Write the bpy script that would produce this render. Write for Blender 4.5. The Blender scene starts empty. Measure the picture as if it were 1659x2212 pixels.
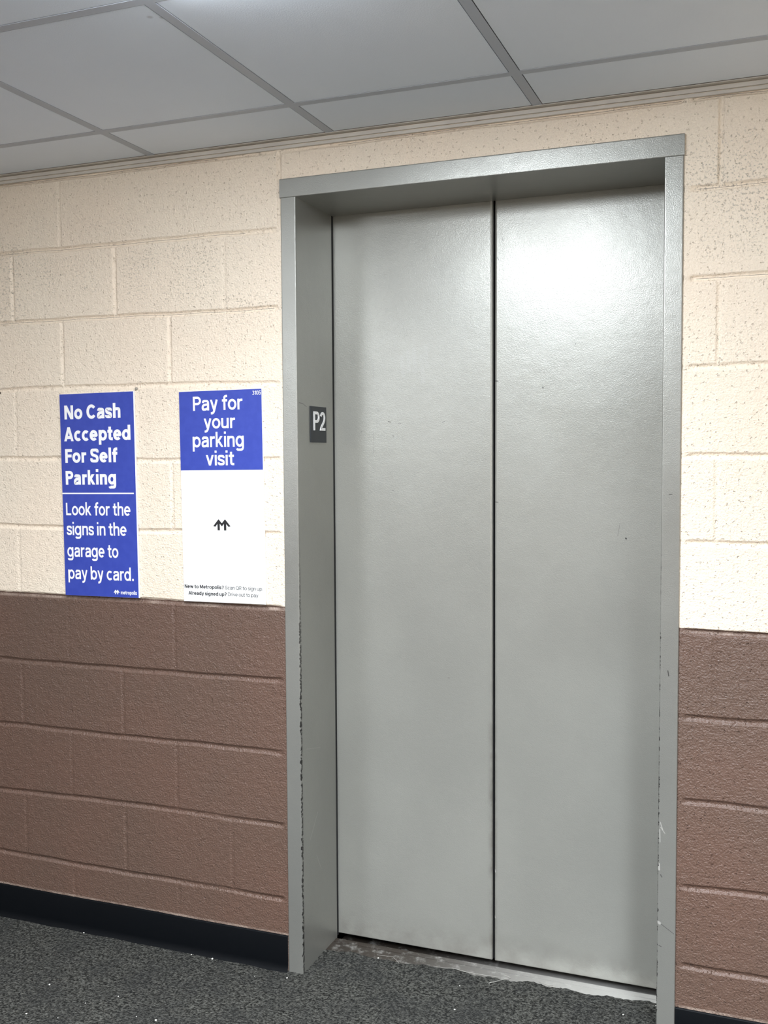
import bpy, bmesh, math, random
from math import sin, cos, pi, radians
from mathutils import Matrix, Vector
C = bpy.context.scene.collection

# ---------------------------------------------------------------- camera
CAM = Vector((0.91702, -2.46507, 1.42923))
cam_d = bpy.data.cameras.new('camera'); cam = bpy.data.objects.new('camera', cam_d); C.objects.link(cam)
right = Vector((0.93307606, 0.35963701, -0.00550353))
up = Vector((-0.0154008, 0.05523511, 0.9983546))
fwd = Vector((-0.35934925, 0.93145601, -0.05707726))
M = Matrix.Identity(4)
for i in range(3):
    M[i][0] = right[i]; M[i][1] = up[i]; M[i][2] = -fwd[i]; M[i][3] = CAM[i]
cam.matrix_world = M
cam_d.sensor_fit = 'VERTICAL'; cam_d.sensor_height = 36; cam_d.sensor_width = 27
cam_d.lens = 36 * 2200.37 / 2212
cam_d.clip_start = 0.02
bpy.context.scene.camera = cam

# ---------------------------------------------------------------- world, exposure, lamp levels
world = bpy.data.worlds.new('world'); bpy.context.scene.world = world; world.use_nodes = True
world.node_tree.nodes['Background'].inputs[0].default_value = (0.5, 0.55, 0.6, 1)
world.node_tree.nodes['Background'].inputs[1].default_value = 0.0
vs = bpy.context.scene.view_settings
vs.view_transform = 'Standard'; vs.look = 'None'; vs.gamma = 1; vs.use_curve_mapping = False
vs.exposure = 0.0
LAMPS = {'front': (33.0, 22.0), 'left': (44.0, 14.0), 'right': (18.0, 160.0)}    # lens radiance, watts sent down through the prisms
BEAM_SPREAD = 140                 # degrees
LAMP_COL = (0.92, 0.975, 1.04)

# ---------------------------------------------------------------- measurements (metres)
ZC = 2.258                        # ceiling
TX, TY = 0.5418, 0.6008           # ceiling grid pitch
GX, GY = -0.713, -0.2367
FL, FLI, FRI, FR = -0.322, -0.278, 0.665, 0.708      # frame faces
ZHT, ZHB = 2.156, 2.106           # header top / underside
DEP = 0.239                       # plane of the lift doors
SEAM = 0.1950
ZBASE = 0.100
ROOM = (-3.4, 2.6, -4.9)          # left, right, rear of the lobby
rnd = random.Random(7)

# ---------------------------------------------------------------- helpers
def link(name, me, mat, parent=None, smooth=False):
    o = bpy.data.objects.new(name, me); C.objects.link(o)
    if mat: me.materials.append(mat)
    if parent: o.parent = parent
    if smooth:
        for p in me.polygons: p.use_smooth = True
    return o
def obj(name, bm, mat, parent=None, smooth=False):
    bmesh.ops.recalc_face_normals(bm, faces=bm.faces)
    me = bpy.data.meshes.new(name); bm.to_mesh(me); bm.free()
    return link(name, me, mat, parent, smooth)
def tag(o, label=None, cat=None, group=None, kind=None):
    if label: o['label'] = label
    if cat: o['category'] = cat
    if group: o['group'] = group
    if kind: o['kind'] = kind
    return o
def empty(name, loc=(0, 0, 0)):
    o = bpy.data.objects.new(name, None); C.objects.link(o); o.location = loc; o.empty_display_size = .05; return o
def box(bm, x0, x1, y0, y1, z0, z1, bev=0.0, seg=2):
    v = [bm.verts.new((x, y, z)) for z in (z0, z1) for y in (y0, y1) for x in (x0, x1)]
    f = [(0, 2, 3, 1), (4, 5, 7, 6), (0, 1, 5, 4), (2, 6, 7, 3), (0, 4, 6, 2), (1, 3, 7, 5)]
    fs = [bm.faces.new([v[i] for i in q]) for q in f]
    if bev:
        es = list({e for q in fs for e in q.edges})
        bmesh.ops.bevel(bm, geom=es, offset=bev, segments=seg, profile=.6, affect='EDGES')
def sheet(pts_by_row):
    bm = bmesh.new()
    vr = [[bm.verts.new(p) for p in row] for row in pts_by_row]
    for a, b in zip(vr, vr[1:]):
        for i in range(len(a) - 1): bm.faces.new((a[i], a[i + 1], b[i + 1], b[i]))
    return bm
def sstep(t): t = max(0., min(1., t)); return t * t * (3 - 2 * t)

class NT:
    """small wrapper that writes node graphs"""
    def __init__(s, name):
        s.m = bpy.data.materials.new(name); s.m.use_nodes = True
        s.t = s.m.node_tree; s.t.nodes.clear()
        s.out = s.t.nodes.new('ShaderNodeOutputMaterial')
        s.b = s.t.nodes.new('ShaderNodeBsdfPrincipled'); s.l(s.b.outputs[0], s.out.inputs[0])
        s.co = s.t.nodes.new('ShaderNodeTexCoord').outputs['Object']
    def l(s, a, b): s.t.links.new(a, b)
    def put(s, sock, v):
        if hasattr(v, 'is_output'): s.l(v, sock)
        else: sock.default_value = v
    def n(s, typ, **kw):
        n = s.t.nodes.new(typ)
        for k, v in kw.items(): setattr(n, k, v)
        return n
    def math(s, op, a, b=0., c=0., clamp=False):
        n = s.n('ShaderNodeMath', operation=op, use_clamp=clamp)
        for i, v in enumerate((a, b, c)): s.put(n.inputs[i], v)
        return n.outputs[0]
    def vec(s, op, a, b=(0, 0, 0)):
        n = s.n('ShaderNodeVectorMath', operation=op); s.put(n.inputs[0], a)
        if op == 'SCALE': s.put(n.inputs['Scale'], b)
        else: s.put(n.inputs[1], b)
        return n.outputs['Value'] if op in ('DOT_PRODUCT', 'LENGTH', 'DISTANCE') else n.outputs[0]
    def noise(s, scale, detail=2., rough=.5, vec=None, dist=0.):
        n = s.n('ShaderNodeTexNoise'); s.l(vec or s.co, n.inputs['Vector'])
        n.inputs['Scale'].default_value = scale; n.inputs['Detail'].default_value = detail
        n.inputs['Roughness'].default_value = rough; n.inputs['Distortion'].default_value = dist
        return n.outputs['Fac']
    def voronoi(s, scale, out='Distance', vec=None):
        n = s.n('ShaderNodeTexVoronoi'); s.l(vec or s.co, n.inputs['Vector']); n.inputs['Scale'].default_value = scale
        return n.outputs[out]
    def rng(s, v, a, b, c=0., d=1., interp='SMOOTHSTEP'):
        n = s.n('ShaderNodeMapRange', interpolation_type=interp, clamp=True) if interp == 'LINEAR' else s.n('ShaderNodeMapRange', interpolation_type=interp)
        s.put(n.inputs[0], v)
        for i, q in enumerate((a, b, c, d)): s.put(n.inputs[i + 1], q)
        return n.outputs[0]
    def mix(s, f, a, b, blend='MIX'):
        n = s.n('ShaderNodeMix', data_type='RGBA', blend_type=blend)
        s.put(n.inputs[0], f)
        for i, v in ((6, a), (7, b)):
            s.put(n.inputs[i], v if hasattr(v, 'is_output') else (*v, 1) if len(v) == 3 else v)
        return n.outputs[2]
    def xyz(s):
        n = s.n('ShaderNodeSeparateXYZ'); s.l(s.co, n.inputs[0]); return n.outputs
    def bump(s, h, dist, strength=1., normal=None):
        n = s.n('ShaderNodeBump'); n.inputs['Strength'].default_value = strength; n.inputs['Distance'].default_value = dist
        s.l(h, n.inputs['Height'])
        if normal: s.l(normal, n.inputs['Normal'])
        s.l(n.outputs[0], s.b.inputs['Normal']); return n.outputs[0]
    def segment(s, a, b, r, flat='y'):
        """1 on a short line between two points of the surface, 0 elsewhere"""
        A = Vector(a); B = Vector(b); ba = B - A
        keep = Vector((1, 0, 1)) if flat == 'y' else Vector((0, 1, 1))
        A = Vector([p * k for p, k in zip(A, keep)]); ba = Vector([p * k for p, k in zip(ba, keep)])
        pa = s.vec('SUBTRACT', s.vec('MULTIPLY', s.co, tuple(keep)), tuple(A))
        h = s.math('MULTIPLY', s.vec('DOT_PRODUCT', pa, tuple(ba)), 1. / max(ba.dot(ba), 1e-9), clamp=True)
        d = s.vec('DISTANCE', pa, s.vec('SCALE', tuple(ba), h))
        return s.rng(d, r * .5, r * 1.3, 1., 0.)
    def set(s, **kw):
        names = dict(col='Base Color', rough='Roughness', metal='Metallic', spec='Specular IOR Level', coat='Coat Weight')
        for k, v in kw.items():
            if k == 'col' and not hasattr(v, 'is_output') and len(v) == 3: v = (*v, 1)
            s.put(s.b.inputs[names[k]], v)
        return s.m
def plain(name, col, rough=.5, metal=0., spec=.5):
    return NT(name).set(col=col, rough=rough, metal=metal, spec=spec)

# ---------------------------------------------------------------- materials
CREAM, BROWN = (0.82, 0.725, 0.61), (0.150, 0.096, 0.072)
def block_paint(name):
    n = NT(name); x, y, z = n.xyz()
    wob = n.math('MULTIPLY', n.math('SUBTRACT', n.noise(28, 3), .5), .006)
    low = n.rng(n.math('ADD', z, wob), 1.0155, 1.0172, 1., 0.)
    # faint unevenness of roller coats
    patch = n.rng(n.noise(3.2, 3), .3, .7)
    cream = n.mix(patch, (0.87, 0.742, 0.600), (0.87, 0.762, 0.622))
    brown = n.mix(patch, (0.138, 0.081, 0.060), (0.127, 0.080, 0.060))
    # soot settled in the open pores of the upper courses
    area = n.math('MULTIPLY', n.rng(n.noise(2.6, 2), .42, .62), n.rng(z, 1.66, 1.86))
    area = n.math('MULTIPLY', area, n.rng(z, 2.08, 2.19, 1., 0.))
    def patch_of(x0, x1, z0, z1, soft=.09):
        a = n.math('MULTIPLY', n.rng(x, x0, x0 + soft), n.rng(x, x1 - soft, x1, 1., 0.))
        b = n.math('MULTIPLY', n.rng(z, z0, z0 + .03), n.rng(z, z1 - .03, z1, 1., 0.))
        return n.math('MULTIPLY', n.math('MULTIPLY', a, b), n.rng(n.noise(9, 3, .6), .25, .65, .35, 1.))
    for q, kq in (((-1.20, -.84, 1.88, 2.03), .8), ((-.87, -.46, 1.84, 2.03), 1.), ((-1.02, -.70, 2.03, 2.12), .5), ((.69, 1.05, 1.85, 2.17), .9), ((.70, 1.1, 1.62, 1.84), .5), ((-.62, -.34, 1.70, 1.83), .45)):
        area = n.math('MAXIMUM', area, n.math('MULTIPLY', patch_of(*q), kq))
    pores = n.rng(n.noise(165, 2.5, .62), n.math('SUBTRACT', .585, n.math('MULTIPLY', area, .06)), n.math('SUBTRACT', .69, n.math('MULTIPLY', area, .04)))
    big = n.rng(n.noise(95, 1.5, .5), .70, .75)
    soot = n.math('MAXIMUM', n.math('MULTIPLY', pores, n.math('MULTIPLY', area, .60)), n.math('MULTIPLY', big, n.math('MULTIPLY_ADD', area, .55, .08)))
    cream = n.mix(soot, cream, (0.26, 0.235, 0.19))
    # rubbed brown paint, with glints painted in paler, on dado top and above baseboard
    worn_glint = n.math('MULTIPLY', n.math('MULTIPLY', n.rng(z, 1.0035, 1.0060), n.rng(z, 1.0105, 1.0135, 1., 0.)), n.rng(n.noise(6.5, 4, .7), .42, .60, .15, 1.))
    lip_glint = n.math('MULTIPLY', n.rng(z, .1040, .1065, 1., 0.), n.rng(n.noise(11, 4, .7), .35, .6, .3, 1.))
    brown = n.mix(n.math('MULTIPLY', n.math('MAXIMUM', worn_glint, lip_glint), .62), brown, (.40, .315, .26))
    col = n.mix(low, cream, brown)
    grain = n.noise(210, 2.5, .6); lump = n.noise(55, 2, .5)
    pit = n.rng(n.noise(125, 1.2, .5), .655, .72, 0., 1.)
    h = n.math('ADD', n.math('MULTIPLY', grain, .9), n.math('MULTIPLY', lump, .8))
    h = n.math('SUBTRACT', h, n.math('MULTIPLY', pit, .75))
    n.bump(h, .0034)
    return n.set(col=col, rough=n.mix(low, (.52,) * 3, (.33,) * 3), spec=n.mix(low, (.28,) * 3, (.50,) * 3))
m_block = block_paint('painted_block')

def grey_paint(name, base, marks=(), flat='y', rough=.34, chips=None, seed=0., grime_foot=None, metal=.60):
    n = NT(name); x, y, z = n.xyz()
    blot = n.rng(n.noise(2.3, 4, .55), .3, .7)
    col = n.mix(blot, tuple(c * .94 for c in base), tuple(c * 1.05 for c in base))
    if grime_foot:                                            # dirt along the meeting edge; browner and darker towards the foot of the leaf
        gx, gw, gz = grime_foot
        e = n.math('MULTIPLY', n.rng(n.math('ABSOLUTE', n.math('SUBTRACT', x, gx)), .002, gw, 1., 0.), n.rng(z, .45, 1.0, 1., 0.))
        f = n.rng(z, gz, gz + .10, 1., 0.)
        g = n.math('MULTIPLY', n.math('MAXIMUM', e, n.math('MULTIPLY', f, .55)), n.rng(n.noise(14, 4, .65), .30, .75))
        col = n.mix(n.math('MULTIPLY', g, .6), col, (.11, .095, .075))
    for (a, b, r, c, k) in marks:
        col = n.mix(n.math('MULTIPLY', n.segment(a, b, r, flat), k), col, c)
    if chips:                                            # paint knocked off a corner
        cx, reach, ztop = chips
        d = n.math('ABSOLUTE', n.math('SUBTRACT', x, cx))
        edge = n.rng(d, 0., reach, .30, 0., 'LINEAR')
        k = n.rng(n.math('ADD', n.noise(90, 3, .7), edge), .74, .79)
        k = n.math('MULTIPLY', n.math('MULTIPLY', k, n.rng(d, reach, reach * .8, 0., 1.)), n.rng(z, ztop - .5, ztop, 1., 0.))
        k = n.math('MULTIPLY', k, n.rng(y, .004, .006, 1., 0.))
        col = n.mix(k, col, (.035, .033, .032))
    h = n.math('ADD', n.math('MULTIPLY', n.noise(420, 2, .6), .45), n.math('MULTIPLY', n.noise(26, 2, .5), .55))
    n.bump(h, .00075)
    r = n.rng(n.noise(5, 2, .5), .25, .75, rough - .02, rough + .03)
    return n.set(col=col, rough=r, metal=metal, spec=.6)

DK, WH = (.03, .03, .032), (.75, .74, .70)
GREY = (0.350, 0.352, 0.325)

def plain_room(dado=True):
    n = NT('lobby_paint'); x, y, z = n.xyz()
    low = n.rng(z, 1.0155, 1.0172, 1., 0.)
    n.bump(n.noise(180, 2, .6), .0018)
    return n.set(col=n.mix(low, CREAM, BROWN) if dado else CREAM, rough=.5, spec=.35)
m_room = plain_room(); m_rear = plain_room(False)

def carpet_mat():
    n = NT('loop_carpet')
    g = n.noise(150, 3, .7); v = n.voronoi(210); big = n.noise(7, 3, .6)
    t = n.math('ADD', n.math('MULTIPLY', g, .8), n.math('MULTIPLY', n.noise(70, 2, .6), .35))
    t = n.rng(t, .44, .74)
    col = n.mix(t, (.010, .010, .009), (.135, .134, .120))
    col = n.mix(n.rng(big, .35, .7), col, n.mix(.5, col, (.034, .035, .035)))
    h = n.math('SUBTRACT', g, n.math('MULTIPLY', v, .8))
    n.bump(h, .006)
    return n.set(col=col, rough=.95, spec=.12)
m_carpet = carpet_mat()

def tile_mat():
    n = NT('ceiling_board')
    b = n.rng(n.noise(2.0, 3), .3, .7)
    col = n.mix(b, (.81, .88, .97), (.84, .91, .99))
    for a, r, k in (((-.93, -.50, 0), .020, .25), ((-.98, -.47, 0), .012, .25), ((-.205, -.775, 0), .006, .35), ((-.185, -.765, 0), .005, .3)):
        d = n.vec('DISTANCE', n.vec('MULTIPLY', n.co, (1, 1, 0)), a)
        col = n.mix(n.math('MULTIPLY', n.rng(d, r * .4, r * 1.4, 1., 0.), k), col, (.30, .30, .31))
    n.bump(n.noise(330, 2, .6), .0006)
    return n.set(col=col, rough=.8, spec=.2)
m_tile = tile_mat()
m_grid = plain('grid_enamel', (.47, .51, .57), .5)
m_base = NT('black_vinyl'); m_base.bump(m_base.noise(60, 2), .0004); m_base = m_base.set(col=(.0022, .0030, .0042), rough=.5, spec=.12)
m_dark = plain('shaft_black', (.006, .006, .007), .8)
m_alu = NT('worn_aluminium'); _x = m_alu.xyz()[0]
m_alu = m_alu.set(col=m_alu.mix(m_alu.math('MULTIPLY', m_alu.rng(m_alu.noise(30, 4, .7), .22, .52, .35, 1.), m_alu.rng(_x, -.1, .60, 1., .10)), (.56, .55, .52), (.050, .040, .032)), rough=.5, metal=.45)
m_white = plain('white_plastic', (.86, .86, .86), .4)
m_ink = plain('black_print', (.012, .012, .014), .5)
m_blue = NT('blue_print'); m_blue = m_blue.set(col=m_blue.mix(m_blue.rng(m_blue.noise(40, 2), .35, .65), (.034, .060, .375), (.040, .068, .40)), rough=.42, spec=.4)
m_strip = plain('white_paper', (.80, .80, .79), .55)
m_letter = plain('white_print', (.90, .90, .90), .5)
m_plate = plain('charcoal_plate', (.020, .024, .029), .45, spec=.4)
m_putty = plain('grey_putty', (.34, .31, .26), .7)
m_screw = plain('rusty_screw', (.045, .030, .022), .6)
m_crumb = plain('paper_crumb', (.72, .71, .66), .8)
m_thread = plain('frayed_thread', (.36, .35, .32), .9)
m_steel = plain('white_enamel', (.75, .75, .75), .4)
def lens_mat(level):
    n = NT('lamp_lens')
    e = n.n('ShaderNodeEmission'); e.inputs[0].default_value = (*LAMP_COL, 1); e.inputs[1].default_value = level
    n.l(e.outputs[0], n.out.inputs[0]); return n.m

# ---------------------------------------------------------------- setting: block wall with the lift opening
ZROW = {0: [(-1.3, -.003), (.9, -.003)],
 1: [(-1.3212, .2027), (-.336, .2006), (.7306, .2023), (.9158, .2037)],
 2: [(-1.3145, .4005), (-.6801, .4118), (-.3334, .4073), (.7284, .3977), (.9128, .4025)],
 3: [(-1.3076, .6062), (-.3337, .6113), (.7262, .6037), (.9098, .604)],
 4: [(-1.3007, .8086), (-.8575, .8073), (-.3304, .813), (.7449, .8053), (.9067, .8074)],
 5: [(-1.2938, 1.0121), (-.3175, 1.0121), (.7217, 1.0102), (.9037, 1.009)],
 6: [(-1.2869, 1.2165), (-.7317, 1.2127), (-.3577, 1.2146), (.7195, 1.2162), (.9006, 1.2167)],
 7: [(-1.0858, 1.4212), (-.7274, 1.4127), (-.3502, 1.4161), (.7172, 1.4213), (.8976, 1.4205)],
 8: [(-1.2731, 1.6241), (-1.043, 1.6286), (-.6741, 1.6259), (-.3281, 1.619), (.7191, 1.624), (.8945, 1.6244)],
 9: [(-1.2663, 1.8257), (-1.044, 1.8252), (-.6731, 1.8207), (-.3325, 1.8209), (.7148, 1.828), (.8914, 1.828)],
 10: [(-1.2594, 2.0289), (-.8516, 2.0286), (-.3354, 2.0259), (.7269, 2.0292), (.8884, 2.0299)],
 11: [(-1.25, 2.2319), (.88, 2.2319)]}
def zrow(k, x):
    p = ZROW[k]
    if x <= p[0][0]: return p[0][1]
    for (a, za), (b, zb) in zip(p, p[1:]):
        if x <= b: return za + (zb - za) * (x - a) / (b - a)
    return p[-1][1]
PITCH = .1793
JX = {}                                    # vertical joints, half a block apart
for j in range(-13, 23): JX[j] = -1.2165 + PITCH * j
JX.update({1: -1.0405, 2: -.8535, 3: -.6745, 4: -.4975, 5: -.3276, 11: .788})
# how deep each upright joint was left: (row below course, joint) -> depth share
VD = {(9, 0): .9, (9, 2): 1.0, (9, 4): .3, (8, 1): .8, (8, 3): .8, (10, 1): .35, (10, 3): .05, (10, 5): .9, (10, 11): 1.1,
      (8, 11): .7, (6, 11): .4, (4, 11): .35, (6, 3): .55, (6, 1): .5, (4, 3): .3, (4, 1): .12, (3, 2): .3, (2, 1): .22, (2, 3): .35, (1, 2): .4, (1, 4): .3, (10, 7): .4, (3, 4): .1, (7, 2): .25, (5, 2): .25, (5, 4): .2}
def build_wall():
    offs = [-.0125, -.0098, -.0085, -.006, -.003, 0, .003, .006, .0085, .0098, .0125]
    xs = set()
    for j, x in JX.items():
        for d in offs: xs.add(round(x + d * .85, 5))
    x = ROOM[0]
    while x < ROOM[1] + .001:
        if min(abs(x - q) for q in JX.values()) > .0125: xs.add(round(x, 5))
        x += .0125
    x0c, x1c = FL + .012, FR - .012
    for v in (x0c, x1c, FL - .004, FL - .012, FL - .022, FL - .03, FR + .004, FR + .012, FR + .02, FR + .03, ROOM[0], ROOM[1]): xs.add(round(v, 5))
    xs = sorted(q for q in xs if ROOM[0] - 1e-6 <= q <= ROOM[1] + 1e-6)
    nz = [(0, 0.)] + [(0, d) for d in (.02, .06)]
    zl = []                                   # (course, offset)
    for k in range(0, 12):
        for d in offs: zl.append((k, d))
        if k < 11:
            for t in (.05, .10, .15): zl.append((k, t))
    zl = [q for q in zl if not (q[0] == 0 and q[1] < 0)]
    zl += [(11, .03), (11, .06)]
    ph = [rnd.uniform(0, 6.3) for _ in range(40)]
    def hz(k, x):
        f = min(1., 1.5 * abs(sin(1.7 * x + ph[k])) + .55)
        return .0056 * f * (1.45 if k >= 9 else 1.1 if k >= 6 else 1.) if k not in (0,) else 0.
    def fade(x):
        d = min(abs(x - FL) if x <= FL else 9, abs(x - FR) if x >= FR else 9)
        return sstep((d - .006) / .018)
    prof = lambda d, w=.0085: max(0., cos(min(1., abs(d) / w) * pi / 2)) ** .75
    rows = []
    for (k, d) in zl:
        row = []
        for x in xs:
            wig = .0011 * sin(9.3 * x + ph[k]) + .0007 * sin(31 * x + ph[k + 12])
            z = zrow(k, x) + d + (wig if abs(d) < .02 else 0)
            w = .0085
            dep = hz(k, x) * prof(d, w) * fade(x) if abs(d) < .02 else 0.
            rowi = k if d > 0 else k - 1           # which course of blocks the point lies in
            for j, jx in JX.items():
                if abs(x - jx) < .008:
                    par = (rowi + j) % 2 == 1
                    if par:
                        s = VD.get((rowi, j), .25)
                        if j == 5 and rowi != 10: s = 0
                        dep = max(dep, .0056 * s * prof(x - jx, .0073))
            if k == 5 and abs(d) < .02: dep *= 1.15
            row.append((x, dep, max(0., z)))
        rows.append(row)
    bm = bmesh.new()
    vr = [[bm.verts.new(p) for p in r] for r in rows]
    # verts on the head of the opening
    for r in range(len(vr) - 1):
        for c in range(len(xs) - 1):
            a, b = xs[c], xs[c + 1]
            q = (vr[r][c], vr[r][c + 1], vr[r + 1][c + 1], vr[r + 1][c])
            if a > x0c - 1e-5 and b < x1c + 1e-5 and max(v.co.z for v in q) < ZHT - .004: continue
            try: bm.faces.new(q)
            except ValueError: pass
    me = bpy.data.meshes.new('wall_back'); bm.to_mesh(me); bm.free()
    for p in me.polygons: p.use_smooth = True
    o = link('wall_back', me, m_block)
    # the body of the wall behind its face
    b2 = bmesh.new()
    box(b2, ROOM[0], x0c, .008, .20, 0, 2.30); box(b2, x1c, ROOM[1], .008, .20, 0, 2.30); box(b2, x0c, x1c, .008, .20, ZHT - .01, 2.30)
    obj('wall_core', b2, m_dark, o)
    return tag(o, kind='structure')
build_wall()

def slab(name, *a, mat=m_room, kind='structure'):
    bm = bmesh.new(); box(bm, *a); return tag(obj(name, bm, mat), kind=kind)
slab('wall_left', ROOM[0] - .12, ROOM[0], ROOM[2], .2, 0, 2.3, mat=m_room)
slab('wall_right', ROOM[1], ROOM[1] + .12, ROOM[2], .2, 0, 2.3, mat=m_room)
slab('wall_front', ROOM[0] - .12, ROOM[1] + .12, ROOM[2] - .12, ROOM[2], 0, 2.3, mat=m_room)
slab('wall_shaft', -.7, 1.1, .42, .46, -.02, 2.3, mat=m_dark)

# carpet: fine lumpy sheet that laps onto the sill with a frayed front
def build_floor():
    ht = lambda x, y: .0012 * sin(37 * x + 11 * y) * sin(23 * y - 5 * x)
    xs = [ROOM[0] + (ROOM[1] - ROOM[0]) * i / 300 for i in range(301)]
    ys = [ROOM[2] + (0.0 - ROOM[2]) * i / 120 for i in range(121)]
    bm = sheet([[(x, y, ht(x, y)) for x in xs] for y in ys])
    # tongue between the jambs, torn along the sill
    tx = [FLI + (FRI - FLI) * i / 130 for i in range(131)]
    prng = random.Random(3)
    edge = []
    for i, x in enumerate(tx):
        t = i / 130
        e = .158 + .036 * t + .006 * sin(23 * x) + .004 * sin(61 * x + 1) + prng.uniform(-.0035, .0035)
        edge.append(e)
    rows = []
    for k in range(9):
        rows.append([(x, edge[i] * k / 8, ht(x, edge[i] * k / 8) * (1 - k / 8) + .0022 * k / 8 - (.004 if k == 8 else 0)) for i, x in enumerate(tx)])
    b2 = sheet(rows); me = bpy.data.meshes.new('t'); b2.to_mesh(me); b2.free(); bm.from_mesh(me); bpy.data.meshes.remove(me)
    o = obj('floor', bm, m_carpet)
    b3 = bmesh.new(); box(b3, ROOM[0], ROOM[1], ROOM[2], .20, -.06, -.004); obj('subfloor', b3, m_dark, o)
    return tag(o, kind='structure')
build_floor()

def baseboard(name, x0, x1):
    prof = [(0, ZBASE), (-.0035, ZBASE), (-.0050, ZBASE - .003), (-.0050, .020), (-.0065, .010), (-.0105, .003), (-.013, -.002)]
    n = max(2, int((x1 - x0) / .04))
    rows = [[(x0 + (x1 - x0) * i / n, y - .001, z + (.0006 * sin(13 * (x0 + (x1 - x0) * i / n)) if z > .05 else 0)) for i in range(n + 1)] for y, z in prof]
    bm = sheet(rows); o = obj(name, bm, m_base, smooth=True)
    # paint slopped over the top edge by the wall painter
    return tag(o, kind='structure')
baseboard('baseboard_left', ROOM[0] + .01, FL - .001)
baseboard('baseboard_right', FR + .001, ROOM[1] - .01)

# ---------------------------------------------------------------- suspended ceiling
LIGHT_CELLS = {(1, 1): 2, (-2, 4): 2, (4, 3): 2}
def cell_x(i): return GX + TX * i
def cell_y(j): return GY - TY * j
def build_ceiling():
    taken = {(i, j + q) for (i, j), n in LIGHT_CELLS.items() for q in range(n)}
    bm = bmesh.new(); gb = bmesh.new()
    i0, i1 = -5, 6; j0, j1 = -1, 7
    g = .0133
    for i in range(i0, i1 + 1):
        for j in range(j0, j1 + 1):
            if (i, j) in taken: continue
            xa, xb = max(cell_x(i) + g, ROOM[0] + .002), min(cell_x(i + 1) - g, ROOM[1] - .002)
            ya, yb = max(cell_y(j + 1) + g, ROOM[2] + .002), min(cell_y(j) - g, -.021)
            if xb - xa < .02 or yb - ya < .02: continue
            box(bm, xa, xb, ya, yb, ZC - .0004, ZC + .016)
    box(bm, ROOM[0], ROOM[1], ROOM[2], .2, 2.30, 2.34)
    o = obj('ceiling', bm, m_tile); tag(o, kind='structure')
    hw = .0112
    def bar(x0, x1, y0, y1):
        box(gb, x0, x1, y0, y1, ZC - .0011, ZC + .0005)
    def run(lo, hi, cuts): return [(lo, hi)]
    for i in range(i0, i1 + 2):
        x = cell_x(i)
        if ROOM[0] < x - hw and x + hw < ROOM[1]: bar(x - hw, x + hw, ROOM[2] + .01, -.012); box(gb, x - .001, x + .001, ROOM[2] + .01, -.012, ZC + .003, ZC + .036)
    for j in range(0, j1 + 2):
        y = cell_y(j)
        if y - hw < ROOM[2]: continue
        for i in range(i0, i1 + 1):
            if (i, j) in taken and (i, j - 1) in taken: continue
            a, b = max(cell_x(i) + hw, ROOM[0] + .01), min(cell_x(i + 1) - hw, ROOM[1] - .01)
            if b - a > .02:
                bar(a, b, y - hw, y + hw); box(gb, a, b, y - .001, y + .001, ZC + .003, ZC + .03)
    obj('ceiling_grid', gb, m_grid, o)
build_ceiling()
# wall angle: shadow gap, upper ledge and the leg that runs down the blocks
bm = bmesh.new()
box(bm, ROOM[0], ROOM[1], -.018, .004, ZC - .0025, ZC - .0005, .0004, 1)
box(bm, ROOM[0], ROOM[1], -.0050, .004, 2.2440, ZC - .0045, .0006, 1)
box(bm, ROOM[0], ROOM[1], -.0030, .004, 2.2345, 2.2425, .0010, 1)
def angle_mat():
    n = NT('wall_angle_paint')
    return n.set(col=n.mix(n.rng(n.noise(9, 3), .35, .65), (.56, .52, .47), (.62, .58, .52)), rough=.55)
tag(obj('trim_1', bm, angle_mat()), kind='structure')

# ---------------------------------------------------------------- ceiling lights
def ceiling_light(i, j, n, which, label):
    level, beam = LAMPS[which]
    xa, xb = cell_x(i) + .0114, cell_x(i + 1) - .0114
    ya, yb = cell_y(j + n) + .0114, cell_y(j) - .0114
    r = empty('ceiling_light', ((xa + xb) / 2, (ya + yb) / 2, ZC))
    hx, hy = (xb - xa) / 2, (yb - ya) / 2
    bm = bmesh.new()
    t = .003
    box(bm, -hx, hx, -hy, -hy + t, -.0002, .036); box(bm, -hx, hx, hy - t, hy, -.0002, .036)
    box(bm, -hx, -hx + t, -hy + t, hy - t, -.0002, .036); box(bm, hx - t, hx, -hy + t, hy - t, -.0002, .036)
    box(bm, -hx, hx, -hy, hy, .036, .040)
    obj('housing', bm, m_steel, r)
    # shallow pillow-shaped prismatic lens
    nx, ny = 16, 28; rows = []
    for b in range(ny + 1):
        v = -1 + 2 * b / ny
        rows.append([((-1 + 2 * a / nx) * (hx - t), v * (hy - t), -.0002 - DROP * (1 - abs(-1 + 2 * a / nx) ** 6) * (1 - abs(v) ** 14)) for a in range(nx + 1)])
    bm = sheet(rows)
    l = obj('lens', bm, lens_mat(level), r, smooth=True)
    ld = bpy.data.lights.new('lamp_beam', 'AREA'); ld.shape = 'RECTANGLE'; ld.size = 2 * (hx - t) - .10; ld.size_y = 2 * (hy - t) - .10
    ld.energy = beam; ld.color = LAMP_COL; ld.spread = radians(BEAM_SPREAD)
    lo = bpy.data.objects.new('lamp_beam', ld); C.objects.link(lo); lo.parent = r; lo.location = (0, 0, -.0002 - DROP - .003)
    return tag(r, label, 'ceiling light')
DROP = .042
ceiling_light(1, 1, 2, 'front', 'glowing white ceiling light panel before the doors, at the top edge')
ceiling_light(-2, 4, 2, 'left', 'glowing white ceiling light panel set further back over the left of the lobby')
ceiling_light(4, 3, 2, 'right', 'added fill light panel in the ceiling on the right side, unseen behind the viewer')  # added fill lamp, out of view, to lift the right wall and ceiling

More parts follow.
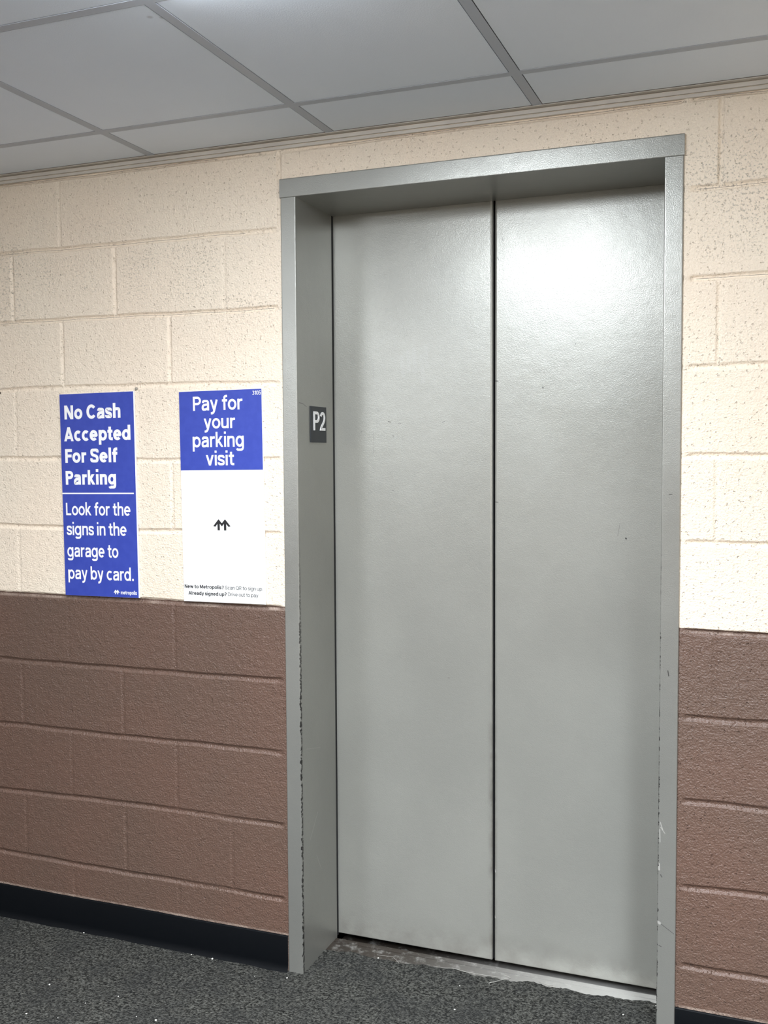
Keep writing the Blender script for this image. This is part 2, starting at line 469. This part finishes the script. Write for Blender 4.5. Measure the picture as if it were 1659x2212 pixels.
# ---------------------------------------------------------------- lift entrance: frame, doors, sill
m_jamb = grey_paint('grey_frame_paint', GREY, marks=[
    ((.683, 0, 1.330), (.689, 0, 1.331), .0010, DK, .7), ((.684, 0, .914), (.686, 0, .902), .0013, DK, .8),
    ((.6705, 0, .302), (.704, 0, .280), .0007, (.10, .10, .10), .9), ((.668, 0, .303), (.671, 0, .301), .0035, WH, .9),
    ((.668, 0, .446), (.6685, 0, .432), .0022, WH, .9), ((.670, 0, .548), (.676, 0, .530), .0012, WH, .8), ((.671, 0, .536), (.681, 0, .522), .0011, WH, .7),
    ((.669, 0, .53), (.670, 0, .50), .0013, WH, .7), ((.67, 0, .246), (.675, 0, .244), .0010, DK, .7), ((.672, 0, .42), (.675, 0, .415), .0014, DK, .6)],
    rough=.33, chips=(FRI, .0045, 1.35))
m_jamb_l = grey_paint('grey_left_frame_paint', GREY, marks=[
    ((0, .006, 1.567), (0, .030, 1.565), .0010, DK, .6), ((0, .030, 1.565), (0, .052, 1.558), .0009, DK, .6),
    ((0, .05, .36), (0, .10, .42), .0020, WH, .18), ((0, .09, .30), (0, .12, .25), .0020, WH, .14), ((0, .03, .62), (0, .12, .60), .0015, WH, .12)],
    flat='x', rough=.33, chips=(FLI, .0040, 1.30))
fr = empty('trim_2', ((FL + FR) / 2, 0, 0)); tag(fr, kind='structure')
def part(name, bm, mat, root, smooth=False):
    o = obj(name, bm, mat, None, smooth); o.parent = root; o.matrix_parent_inverse = Matrix.Translation(-Vector(root.location)); return o
def jamb(xo, xi, mat):
    bm = bmesh.new()
    s = 1 if xi > xo else -1
    # L-section: face on the wall, return running back to the doors
    yb = DEP - .011; t = .016 * s
    pts = [(xo, -.005), (xi, -.005), (xi, yb), (xi - t, yb), (xi - t, .012), (xo, .012)]
    lo = [bm.verts.new((x, y, -.002)) for x, y in pts]; hi = [bm.verts.new((x, y, ZHB + (.001 if k in (0, 5) else .001))) for k, (x, y) in enumerate(pts)]
    for k in range(6): bm.faces.new((lo[k], lo[(k + 1) % 6], hi[(k + 1) % 6], hi[k]))
    bm.faces.new(lo[::-1]); bm.faces.new(hi)
    es = [e for e in bm.edges if abs(e.verts[0].co.z - e.verts[1].co.z) > 1 and e.verts[0].co.y < 0]
    bmesh.ops.bevel(bm, geom=es, offset=.0030, segments=4, profile=.5, affect='EDGES')
    return bm
part('jamb', jamb(FL, FLI, m_jamb), m_jamb_l, fr)
part('jamb', jamb(FR, FRI, m_jamb), m_jamb, fr)
for xa, xb in ((FLI - .016, FLI + .0006), (FRI - .0006, FRI + .016)):      # black strips put in as the shade of the gap to the doors
    bm = bmesh.new(); box(bm, xa, xb, DEP - .0112, DEP - .0012, .004, ZHB); part('gap_shade_strip', bm, m_dark, fr)
bm = bmesh.new()
pts = [(-.0075, ZHT), (-.0075, ZHB), (DEP - .003, ZHB), (DEP - .003, ZHB + .02), (.014, ZHB + .02), (.014, ZHT)]
a = [bm.verts.new((FL - .001, y, z)) for y, z in pts]; b = [bm.verts.new((FR + .001, y, z)) for y, z in pts]
for k in range(6): bm.faces.new((a[k], a[(k + 1) % 6], b[(k + 1) % 6], b[k]))
bm.faces.new(a[::-1]); bm.faces.new(b)
es = [e for e in bm.edges if abs(e.verts[0].co.x - e.verts[1].co.x) > .5 and e.verts[0].co.y < 0]
bmesh.ops.bevel(bm, geom=es, offset=.0030, segments=4, profile=.5, affect='EDGES')
part('header', bm, grey_paint('grey_header_paint', GREY, rough=.33), fr)

ml = [((-.1119, 0, 1.520), (-.1035, 0, 1.5185), .0010, DK, .75), ((-.082, 0, 1.5145), (-.074, 0, 1.5135), .0008, DK, .5),
      ((-.098, 0, 1.482), (-.0965, 0, 1.476), .0009, DK, .6), ((.048, 0, 1.515), (.056, 0, 1.518), .0008, DK, .5),
      ((-.156, 0, 1.50), (-.157, 0, 1.43), .0006, (.2, .2, .2), .5), ((-.157, 0, 1.69), (-.1565, 0, 1.64), .0006, (.2, .2, .2), .4),
      ((-.10, 0, 1.325), (-.097, 0, 1.325), .0010, DK, .5), ((-.196, 0, 1.492), (-.192, 0, 1.493), .0008, DK, .5),
      ((.065, 0, .80), (.068, 0, .80), .001, DK, .4)]
for kx, kz, kl in ((-.070, 1.70, .05), (-.052, 1.715, .055), (-.034, 1.72, .06), (-.012, 1.70, .07), (.0, 1.72, .05)):   # finger wipes
    ml.append(((kx, 0, kz), (kx + .004, 0, kz - kl), .006, (.46, .47, .47), .13))
mr = [((.219, 0, 2.004), (.221, 0, 1.999), .0009, DK, .6), ((.205, 0, 1.955), (.209, 0, 1.948), .0009, DK, .7),
      ((.200, 0, 1.625), (.207, 0, 1.624), .0016, DK, .7), ((.2005, 0, 1.296), (.207, 0, 1.295), .0014, DK, .6),
      ((.330, 0, 1.604), (.331, 0, 1.602), .0016, DK, .8), ((.4165, 0, 1.716), (.417, 0, 1.715), .0014, DK, .7),
      ((.551, 0, 1.205), (.552, 0, 1.204), .0022, DK, .9), ((.53, 0, 1.21), (.535, 0, 1.24), .0008, DK, .3),
      ((.199, 0, .268), (.2005, 0, .262), .0018, WH, .9), ((.199, 0, .135), (.2, 0, .131), .0016, WH, .8)]
def leaf(name, x0, x1, nose, marks, gr):
    bm = bmesh.new(); y0, y1 = DEP, DEP + .032
    r = .006
    if nose > 0: pts = [(x0, y0), (x1 - r, y0), (x1 - .0018, y0 + .0018), (x1, y0 + r), (x1, y1), (x0, y1)]
    else: pts = [(x0, y0 + r), (x0 + .0018, y0 + .0018), (x0 + r, y0), (x1, y0), (x1, y1), (x0, y1)]
    lo = [bm.verts.new((x, y, .0085)) for x, y in pts]; hi = [bm.verts.new((x, y, 2.16)) for x, y in pts]
    for k in range(6): bm.faces.new((lo[k], lo[(k + 1) % 6], hi[(k + 1) % 6], hi[k]))
    bm.faces.new(lo[::-1]); bm.faces.new(hi)
    es = [e for e in bm.edges if abs(e.verts[0].co.x - e.verts[1].co.x) > .3 and max(v.co.z for v in e.verts) < .1 and e.verts[0].co.y < y0 + .001]
    bmesh.ops.bevel(bm, geom=es, offset=.0015, segments=2, affect='EDGES')
    o = obj(name, bm, grey_paint(name + '_paint', (.368, .368, .335), marks=marks, rough=.295, grime_foot=gr, metal=.36))
    # black rubber strip on the meeting edge
    b2 = bmesh.new()
    if nose > 0: box(b2, x1, x1 + .0016, y0 + .009, y1 - .004, .01, 2.15)
    else: box(b2, x0 - .0016, x0, y0 + .009, y1 - .004, .01, 2.15)
    obj('rubber_edge', b2, m_dark, o)
    return tag(o, kind='structure')
leaf('door_1', FLI - .05, SEAM - .0030, 1, ml, (SEAM, .02, .01))
leaf('door_2', SEAM + .0030, FRI + .05, -1, mr, (SEAM, .016, .01))

bm = bmesh.new()
yy = [.135, .197, .1975, .2005, .201, .2205, .221, .30]
zz = [0, 0, -.003, -.003, 0, 0, -.022, -.022]
bm = sheet([[(FLI + (FRI - FLI) * i / 30, y, z + .0005) for i in range(31)] for y, z in zip(yy, zz)])
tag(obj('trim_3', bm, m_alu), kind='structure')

# ---------------------------------------------------------------- lettering
def arc(cx, cy, rx, ry, a0, a1, n=None):
    n = n or max(4, int(abs(a1 - a0) / 9))
    return [(cx + rx * cos(radians(a0 + (a1 - a0) * i / n)), cy + ry * sin(radians(a0 + (a1 - a0) * i / n))) for i in range(n + 1)]
def bez(p0, p1, p2, p3, n=10):
    o = []
    for i in range(n + 1):
        t = i / n; u = 1 - t
        o.append(tuple(u ** 3 * a + 3 * u * u * t * b + 3 * u * t * t * c + t ** 3 * d for a, b, c, d in zip(p0, p1, p2, p3)))
    return o
def glyph(ch, w):
    """strokes of one letter: ('s', points) even stroke, ('d', x0,y0,x1,y1) diagonal cut level, ('e', cx,cy,r) dot; then the width"""
    h = w / 2; X = .745; A = 1.05; D = -.29; r = X / 2
    def bowl(cx, W): return ('s', arc(cx, r, W / 2 - h, r - h + .008, 0, 360, 44))
    if ch == ' ': return [], .30
    if ch == '.': return [('q', 0, w * 1.1, 0, w * 1.1)], w * 1.1
    if ch == 'o': return [bowl(.34, .68)], .68
    if ch == 'c': return [('s', arc(.33, r, .33 - h, r - h + .008, 48, 312))], .60
    if ch == 'e': return [('s', [(h * .9, r), (.66 - h * .6, r)]), ('s', arc(.33, r, .33 - h, r - h + .008, -9, 316))], .66
    if ch == 'a':
        W = .60; top = bez((h + .02, X * .72), (h + .05, X - h * .6), (W * .32, X - h), (W * .5, X - h)) + bez((W * .5, X - h), (W * .80, X - h), (W - h, X - h * 1.2), (W - h, X * .62))[1:] + [(W - h, 0)]
        bw = bez((W - h, X * .585), (W * .6, X * .52), (h, X * .60), (h, X * .30)) + bez((h, X * .30), (h, h * .6), (W * .2, h - .008), (W * .40, h - .008))[1:] + bez((W * .40, h - .008), (W * .66, h - .008), (W - h, h * 1.6), (W - h, X * .42))[1:]
        return [('s', top), ('s', bw)], W
    if ch in 'bpdgq':
        W = .68; st = {'b': (h, 0, A), 'p': (h, D, X), 'd': (W - h, 0, A), 'g': (W - h, 0, X), 'q': (W - h, D, X)}[ch]
        s = [bowl(.34 + (.01 if ch in 'bp' else -.01), .66)]
        if ch == 'g':
            s.append(('s', [(W - h, X), (W - h, .02)] + bez((W - h, .02), (W - h, D * .75), (W * .72, D + h), (W * .48, D + h)) + bez((W * .48, D + h), (W * .26, D + h), (h + .06, D * .75), (h + .03, D * .42))[1:]))
        else: s.append(('s', [(st[0], st[1]), (st[0], st[2])]))
        return s, W
    if ch == 'f':
        return [('s', [(.19, 0), (.19, .80)] + bez((.19, .80), (.19, A - h * 1.2), (.24, A - h), (.42, A - h))), ('s', [(0, X - h), (.42, X - h)])], .42
    if ch == 't':
        return [('s', [(.19, X + .21), (.19, .22)] + bez((.19, .22), (.19, h), (.24, h), (.42, h))), ('s', [(0, X - h), (.41, X - h)])], .42
    if ch in 'hn':
        W = .60; return [('s', [(h, 0), (h, A if ch == 'h' else X)]), ('s', bez((h, X * .52), (h, X * .86), (W * .30, X - h), (W * .53, X - h)) + bez((W * .53, X - h), (W * .80, X - h), (W - h, X * .88), (W - h, X * .58))[1:] + [(W - h, 0)])], W
    if ch == 'm':
        W = .96; s = [('s', [(h, 0), (h, X)])]
        for x0, x1 in ((h, W / 2), (W / 2, W - h)):
            d = x1 - x0
            s.append(('s', bez((x0, X * .52), (x0, X * .86), (x0 + d * .25, X - h), (x0 + d * .52, X - h)) + bez((x0 + d * .52, X - h), (x0 + d * .82, X - h), (x1, X * .88), (x1, X * .58))[1:] + [(x1, 0)]))
        return s, W
    if ch == 'u':
        W = .60; return [('s', [(W - h, 0), (W - h, X)]), ('s', [(h, X), (h, X * .42)] + bez((h, X * .42), (h, X * .12), (W * .20, h), (W * .47, h)) + bez((W * .47, h), (W * .70, h), (W - h, X * .14), (W - h, X * .48))[1:])], W
    if ch == 'r': return [('s', [(h, 0), (h, X)]), ('s', bez((h, X * .50), (h, X * .86), (.18, X - h), (.40, X - h)))], .40
    if ch == 'i': return [('s', [(h, 0), (h, X)]), ('q', 0, w, .90, .90 + w * 1.02)], w
    if ch == 'l': return [('s', [(h, 0), (h, A)])], w
    if ch == 'k': return [('s', [(h, 0), (h, A)]), ('d', h, X * .33, .56 - h, X), ('d', .24, X * .56, .62 - h, 0)], .62
    if ch == 's':
        W = .54; return [('s', bez((W - h, X * .70), (W * .88, X - h), (W * .66, X - h), (W * .5, X - h)) + bez((W * .5, X - h), (W * .2, X - h), (h, X * .88), (h, X * .72))[1:] + bez((h, X * .72), (h, X * .54), (W * .32, X * .53), (W * .5, X * .49))[1:] + bez((W * .5, X * .49), (W * .72, X * .44), (W - h, X * .42), (W - h, X * .27))[1:] + bez((W - h, X * .27), (W - h, X * .12), (W * .78, h), (W * .5, h))[1:] + bez((W * .5, h), (W * .28, h), (W * .12, h), (h * .8, X * .30))[1:])], W
    if ch == 'v': return [('d', h, X, .31, 0), ('d', .62 - h, X, .31, 0)], .62
    if ch == 'w': return [('d', h, X, .25, 0), ('d', .46, X, .25, 0), ('d', .46, X, .67, 0), ('d', .92 - h, X, .67, 0)], .92
    if ch == 'y': return [('d', h, X, .32, .02), ('s', [(.63 - h, X), (.32, -.04)] + bez((.32, -.04), (.25, D + h), (.20, D + h), (.06, D + h)))], .63
    if ch == 'N': return [('s', [(h, 0), (h, 1)]), ('s', [(.74 - h, 0), (.74 - h, 1)]), ('d', h * 1.15, 1, .74 - h * 1.15, 0)], .74
    if ch == 'C': return [('s', arc(.41, .5, .41 - h, .5 - h + .01, 40, 320))], .78
    if ch == 'A': return [('d', h, 0, .40, 1), ('d', .80 - h, 0, .40, 1), ('s', [(.17, .27), (.63, .27)])], .80
    if ch == 'F': return [('s', [(h, 0), (h, 1)]), ('s', [(0, 1 - h), (.58, 1 - h)]), ('s', [(h, .50), (.54, .50)])], .58
    if ch == 'L': return [('s', [(h, 0), (h, 1)]), ('s', [(0, h), (.56, h)])], .56
    if ch in 'PR':
        s = [('s', [(h, 0), (h, 1)]), ('s', [(h, 1 - h), (.36, 1 - h)] + arc(.36, .70, .30 - h, .30 - h, 90, -90) + [(h, .40 + h)])]
        if ch == 'R': s.append(('d', .34, .44, .66 - h, 0))
        return s, .66
    if ch == 'D': return [('s', [(h, 0), (h, 1)]), ('s', [(h, 1 - h), (.30, 1 - h)] + arc(.30, .5, .44 - h, .5 - h, 90, -90) + [(h, h)])], .74
    if ch == 'Q': return [('s', arc(.42, .5, .42 - h, .5 - h + .01, 0, 360, 44)), ('d', .52, .25, .78, -.02)], .84
    if ch == 'M': return [('s', [(h, 0), (h, 1)]), ('s', [(.88 - h, 0), (.88 - h, 1)]), ('d', h * 1.1, 1, .44, .15), ('d', .88 - h * 1.1, 1, .44, .15)], .88
    if ch == 'S':
        W = .66; return [('s', bez((W - h, .72), (W * .94, .93), (W * .72, 1 - h), (W * .5, 1 - h)) + bez((W * .5, 1 - h), (W * .2, 1 - h), (h, .90), (h, .74))[1:] + bez((h, .74), (h, .56), (W * .30, .545), (W * .5, .505))[1:] + bez((W * .5, .505), (W * .74, .455), (W - h, .44), (W - h, .27))[1:] + bez((W - h, .27), (W - h, .09), (W * .76, h), (W * .5, h))[1:] + bez((W * .5, h), (W * .25, h), (W * .04, .10), (h, .31))[1:])], W
    if ch == '0': return [('s', arc(.32, .5, .32 - h, .5 - h + .008, 0, 360, 44))], .64
    if ch == '1': return [('s', [(.26, 0), (.26, 1)]), ('d', .04, .76, .26, .98)], .26 + h
    if ch == '2': return [('s', arc(.30, 1 - .30, .29 - h, .30 - h, 165, -20) + bez((.30 + (.29 - h) * .94, .61), (.50, .45), (.16, .26), (h * 1.2, h)) + [(.60, h)])], .60
    if ch == '3': return [('s', arc(.29, .735, .265 - h, .265 - h, 150, -78)), ('s', arc(.29, .285, .30 - h, .285 - h, 80, -155))], .59
    if ch == '5': return [('s', [(.55, 1 - h), (.12, 1 - h), (.09, .52)] + bez((.09, .52), (.20, .66), (.58 - h, .68), (.58 - h, .33)) + bez((.58 - h, .33), (.58 - h, .10), (.42, h), (.28, h))[1:] + bez((.28, h), (.16, h), (.08, .12), (h * .8, .26))[1:])], .58
    if ch == '?': return [('s', arc(.28, .74, .28 - h, .26 - h, 165, -30) + bez((.28 + (.28 - h) * .87, .62), (.40, .50), (.27, .48), (.27, .28))), ('q', .27 - h * 1.1, .27 + h * 1.1, 0, w * 1.1)], .56
    raise KeyError(ch)
ROUND_L, ROUND_R = set('ocedgqCQ0s'), set('oceb pCQ0sDP')
def layout(text, w):
    out, x, prev = [], 0., None
    for ch in text:
        s, W = glyph(ch, w)
        if prev and prev != ' ' and ch != ' ':
            gap = .115 - .035 * (prev in ROUND_R) - .035 * (ch in ROUND_L)
            if prev in 'vwyAkrtfF' or ch in 'vwyAtfj': gap -= .035
            if prev in 'PF' and ch in 'aor': gap -= .03
            x += gap
        elif prev: x += .02
        out.append((ch, s, x)); x += W; prev = ch
    return out, x
def ribbon(pts, w):
    q = [pts[0]]
    for p in pts[1:]:
        if math.hypot(p[0] - q[-1][0], p[1] - q[-1][1]) > 1e-5: q.append(p)
    closed = math.hypot(q[0][0] - q[-1][0], q[0][1] - q[-1][1]) < 1e-4 and len(q) > 8
    L, Rr = [], []; n = len(q)
    for i in range(n):
        a = q[i - 1] if i else (q[-2] if closed else None); b = q[i + 1] if i < n - 1 else (q[1] if closed else None)
        def nrm(u, v):
            dx, dy = v[0] - u[0], v[1] - u[1]; l = math.hypot(dx, dy); return (-dy / l, dx / l)
        if a is None: m = nrm(q[i], b); k = 1
        elif b is None: m = nrm(a, q[i]); k = 1
        else:
            n1, n2 = nrm(a, q[i]), nrm(q[i], b); sx, sy = n1[0] + n2[0], n1[1] + n2[1]; l = math.hypot(sx, sy) or 1
            m = (sx / l, sy / l); k = min(2.2, 1 / max(.3, m[0] * n1[0] + m[1] * n1[1]))
        L.append((q[i][0] + m[0] * w / 2 * k, q[i][1] + m[1] * w / 2 * k)); Rr.append((q[i][0] - m[0] * w / 2 * k, q[i][1] - m[1] * w / 2 * k))
    return [(L[i], L[i + 1], Rr[i + 1], Rr[i]) for i in range(n - 1)]
def strokes_to_quads(s, w):
    qs = []
    for st in s:
        if st[0] == 's': qs += ribbon(st[1], w)
        elif st[0] == 'd':
            _, x0, y0, x1, y1 = st; l = math.hypot(x1 - x0, y1 - y0); hw = w / 2 * l / abs(y1 - y0) * .96
            qs.append(((x0 - hw, y0), (x0 + hw, y0), (x1 + hw, y1), (x1 - hw, y1)))
        elif st[0] == 'q':
            _, a, b, c, d = st; qs.append(((a, c), (b, c), (b, d), (a, d)))
    return qs
def text_bm(runs, left, rightx, base, cap, depth=0.0):
    """runs of (text, weight) set side by side between left and rightx; letters stand in x-z"""
    quads, x = [], 0.
    for text, w in runs:
        g, W = layout(text, w)
        for ch, s, gx in g:
            for li, st in enumerate(s):                    # strokes of a letter lie film on film
                for q in strokes_to_quads([st], w): quads.append([(px + gx + x, py, li * -.00009) for px, py in q])
        x += W + (.02 if len(runs) > 1 else 0)
    xs = [p[0] for q in quads for p in q]; lo, hi = min(xs), max(xs); sx = (rightx - left) / (hi - lo)
    bm = bmesh.new()
    for q in quads:
        bm.faces.new([bm.verts.new((left + (px - lo) * sx, depth + pl, base + py * cap)) for px, py, pl in q])
    return bm
def letters(name, runs, left, rightx, base, cap, y, mat, root):
    bm = text_bm(runs, left, rightx, base, cap, y)
    for f in bm.faces:
        f.normal_update()
        if f.normal.y > 0: f.normal_flip()
    me = bpy.data.meshes.new(name); bm.to_mesh(me); bm.free()
    return link(name, me, mat, root)
def arrows_mark(left, rightx, z0, z1, y, mat, root, w=.17):
    s = [('s', [(.05, .36), (.31, .90), (.5, .52), (.69, .90), (.95, .36)]), ('s', [(.31, .86), (.31, 0)]), ('s', [(.69, .86), (.69, 0)])]
    bm = bmesh.new(); sx, sz = (rightx - left), (z1 - z0)
    for li, st in enumerate(s):
        for q in strokes_to_quads([st], w * .8): bm.faces.new([bm.verts.new((left + a * sx, y - li * .00009, z0 + b * sz)) for a, b in q])
    for f in bm.faces:
        f.normal_update()
        if f.normal.y > 0: f.normal_flip()
    me = bpy.data.meshes.new('arrow_logo'); bm.to_mesh(me); bm.free()
    return link('arrow_logo', me, mat, root)

def sign_root(cx, cz, ang, label):
    r = empty('wall_sign', (cx, -.0045, cz)); r.rotation_euler = (0, -ang, 0)
    return tag(r, label, 'sign', 'parking notices on the block wall')
def panel(name, x0, x1, z0, z1, y0, y1, mat, root, bev=.0006):
    bm = bmesh.new(); box(bm, x0, x1, y0, y1, z0, z1, bev, 1); return obj(name, bm, mat, root)
# left notice: all blue
s1 = sign_root(-.9181, 1.3136, .0095, 'tall all-blue parking notice with bold white heading about cash, on the cream block wall')
w2, h2 = .1293, .2960
panel('backing_board', -w2, w2, -h2, h2, -.0012, .0042, m_white, s1)
panel('printed_face', -w2 + .0004, w2 - .0026, -h2 + .0005, h2 - .0005, -.0016, -.0010, m_blue, s1, 0)
yl = -.0019
for t, l, r_, b, c in (('No Cash', -.1131, .0823, .2220, .0407), ('Accepted', -.1166, .1143, .1582, .0410), ('For Self', -.1148, .0679, .0950, .0404), ('Parking', -.1154, .0611, .0310, .0404)):
    letters('heading_line', [(t, .212)], l, r_, b, c, yl, m_letter, s1)
panel('divider_line', -.1290, .1200, .0035, .0072, -.0019, -.0015, m_letter, s1, 0)
for t, l, r_, b, c in (('Look for the', -.1178, .1071, -.0590, .0368), ('signs in the', -.1177, .0919, -.1171, .0368), ('garage to', -.1177, .0616, -.1812, .0376), ('pay by card.', -.1167, .1121, -.2470, .0370)):
    letters('body_line', [(t, .156)], l, r_, b, c, yl, m_letter, s1)
arrows_mark(.0424, .0615, -.2872, -.2748, yl, m_letter, s1, .22)
letters('logo_word', [('metropolis', .17)], .0662, .1211, -.2868, .0108, yl, m_letter, s1)
# right notice: blue head over white
s2 = sign_root(-.511, 1.3122, .0085, 'parking notice with blue top half over white lower half, beside the door frame')
w2, h2 = .1298, .2937
panel('backing_board', -w2, w2, -h2, h2, -.0012, .0042, m_white, s2)
panel('printed_face', -w2 + .0004, w2 - .0008, .0747, h2 - .0005, -.0016, -.0010, m_blue, s2, 0)
for t, l, r_, b, c in (('Pay for', -.0848, .0707, .2394, .0389), ('your', -.0516, .0467, .1894, .0375), ('parking', -.0885, .0726, .1383, .0397), ('visit', -.0474, .0413, .0877, .0385)):
    letters('heading_line', [(t, .158)], l, r_, b, c, yl, m_letter, s2)
letters('code_number', [('3105', .13)], .1013, .1272, .2774, .0111, yl, m_letter, s2)
arrows_mark(-.0284, .0250, -.0919, -.0623, yl, m_ink, s2, .17)
panel('footer_strip', -w2 + .001, w2 - .004, -h2 + .001, -.2316, -.0016, -.0010, m_strip, s2, 0)
letters('footer_line', [('New to Metropolis?', .185)], -.1255, .0, -.2556, .0100, yl, m_ink, s2)
letters('footer_line', [('Scan QR to sign up.', .115)], .0042, .1215, -.2556, .0099, yl, m_ink, s2)
letters('footer_line', [('Already signed up?', .185)], -.1136, .0086, -.2744, .0100, yl, m_ink, s2)
letters('footer_line', [('Drive out to pay.', .115)], .0132, .1094, -.2740, .0099, yl, m_ink, s2)

# floor plate on the side of the frame: built facing -y, turned to face +x
fp = empty('floor_plate', (FLI + .0002, .1245, 1.5112)); fp.rotation_euler = (0, 0, pi / 2)
tag(fp, 'small charcoal plate with white P2 on the inner side of the left door jamb', 'floor sign')
bm = bmesh.new(); box(bm, -.0527, .0527, -.0022, .0, -.0498, .0498, .0006, 2); obj('plate', bm, m_plate, fp)
bm = text_bm([('P2', .150)], -.0335, .0430, -.0163, .0520, -.0034)
for f in bm.faces:
    f.normal_update()
    if f.normal.y > 0: f.normal_flip()
r = bmesh.ops.extrude_face_region(bm, geom=bm.faces[:]); bmesh.ops.translate(bm, vec=(0, .0014, 0), verts=[v for v in r['geom'] if isinstance(v, bmesh.types.BMVert)])
obj('raised_characters', bm, m_letter, fp)

# ---------------------------------------------------------------- small things on the wall and the carpet
def blob(r, sx=1., sy=1., sz=1., seed=0, sub=2):
    bm = bmesh.new(); bmesh.ops.create_icosphere(bm, subdivisions=sub, radius=r); rr = random.Random(seed)
    for v in bm.verts:
        k = 1 + rr.uniform(-.22, .22); v.co = Vector((v.co.x * sx * k, v.co.y * sy * k, v.co.z * sz * k))
    return bm
o = obj('wall_plug', blob(.0050, 1, .55, 1, 1, 2), m_putty, smooth=True); o.location = (-.7871, -.0005, 1.6174)
tag(o, 'small grey-brown wall plug just above the top right corner of the all-blue notice', 'wall plug')
bm = bmesh.new()
bmesh.ops.create_cone(bm, cap_ends=True, segments=16, radius1=.0042, radius2=.0030, depth=.003, matrix=Matrix.Rotation(pi / 2, 4, 'X'))
o = obj('screw', bm, m_screw, smooth=False); o.location = (-1.2745, -.0012, 1.6185)
tag(o, 'dark rusty screw head in the mortar joint at the left edge of the photo', 'screw')

CR = 'tiny white crumb lying on the dark grey carpet'
spots = [(-.9991, -.016, .0033), (-.6254, -.018, .0026), (-.5564, -.0185, .0042), (-.3103, -.0393, .0033), (-.6858, -.2809, .0026), (-.8566, -.434, .0033), (-.7465, -.3387, .002),
         (-.5281, -.3429, .004), (-.1168, .1500, .0033), (.1432, .086, .0026), (.1649, -.0308, .0033), (.5731, .0966, .0033), (-.8967, -.2957, .0035), (.6463, .168, .0026), (-.768, -.4214, .002), (-.3976, -.0624, .002), (-.5839, -.3457, .002)]
crumb = None
for k, (x, y, r) in enumerate(spots):
    if crumb is None:
        o = crumb = obj('crumb', blob(.0020, 1, .8, .6, 5, 2), m_crumb)
    else:
        o = crumb.copy(); C.objects.link(o)
    o.location = (x, y, .0016); o.scale = (r / .0028,) * 3; o.rotation_euler = (0, 0, k * 1.3)
    tag(o, CR, 'crumb', 'crumbs scattered on the carpet')
def thread(name, pts, label, r=.0006, sag=.0022):
    bm = bmesh.new(); rings = []
    # smooth the run first
    q = []
    for a, b in zip(pts, pts[1:]):
        for t in (0, .25, .5, .75): q.append((a[0] + (b[0] - a[0]) * t, a[1] + (b[1] - a[1]) * t))
    q.append(pts[-1]); rr = random.Random(len(pts) * 7 + int(pts[0][0] * 1000))
    q = [(x + rr.uniform(-.0012, .0012), y + rr.uniform(-.0012, .0012)) for x, y in q]
    for k, (x, y) in enumerate(q):
        a = q[max(0, k - 1)]; b = q[min(len(q) - 1, k + 1)]; d = Vector((b[0] - a[0], b[1] - a[1], 0)).normalized(); n = Vector((-d.y, d.x, 0))
        z = sag + rr.uniform(-.0005, .0012); rk = r * rr.uniform(.6, 1.3)
        rings.append([bm.verts.new(Vector((x, y, z)) + n * rk * cos(u) + Vector((0, 0, rk * sin(u)))) for u in (0, pi / 3, 2 * pi / 3, pi, 4 * pi / 3, 5 * pi / 3)])
    for a, b in zip(rings, rings[1:]):
        for i in range(6): bm.faces.new((a[i], a[(i + 1) % 6], b[(i + 1) % 6], b[i]))
    bm.faces.new(rings[0]); bm.faces.new(rings[-1][::-1])
    return tag(obj(name, bm, m_thread, smooth=True), label, 'thread', 'carpet threads frayed along the lift sill')
thread('loose_thread', [(.0613, .1597), (.1001, .1660), (.17, .1593), (.232, .1653)], 'long pale loose thread lying along the carpet edge below the door seam')
thread('loose_thread', [(.212, .1254), (.2322, .1458), (.2609, .1748), (.2419, .1800)], 'short hooked pale thread on the carpet just right of the door seam', .0008)
thread('loose_thread', [(.3378, .180), (.3595, .1728), (.3779, .1746), (.3591, .1625), (.3981, .1669)], 'small tangled pale thread by the sill under the right door leaf', .0007)
thread('loose_thread', [(-.1276, .1640), (-.0786, .1690), (-.051, .1421)], 'thin pale thread by the sill under the left door leaf', .0005)
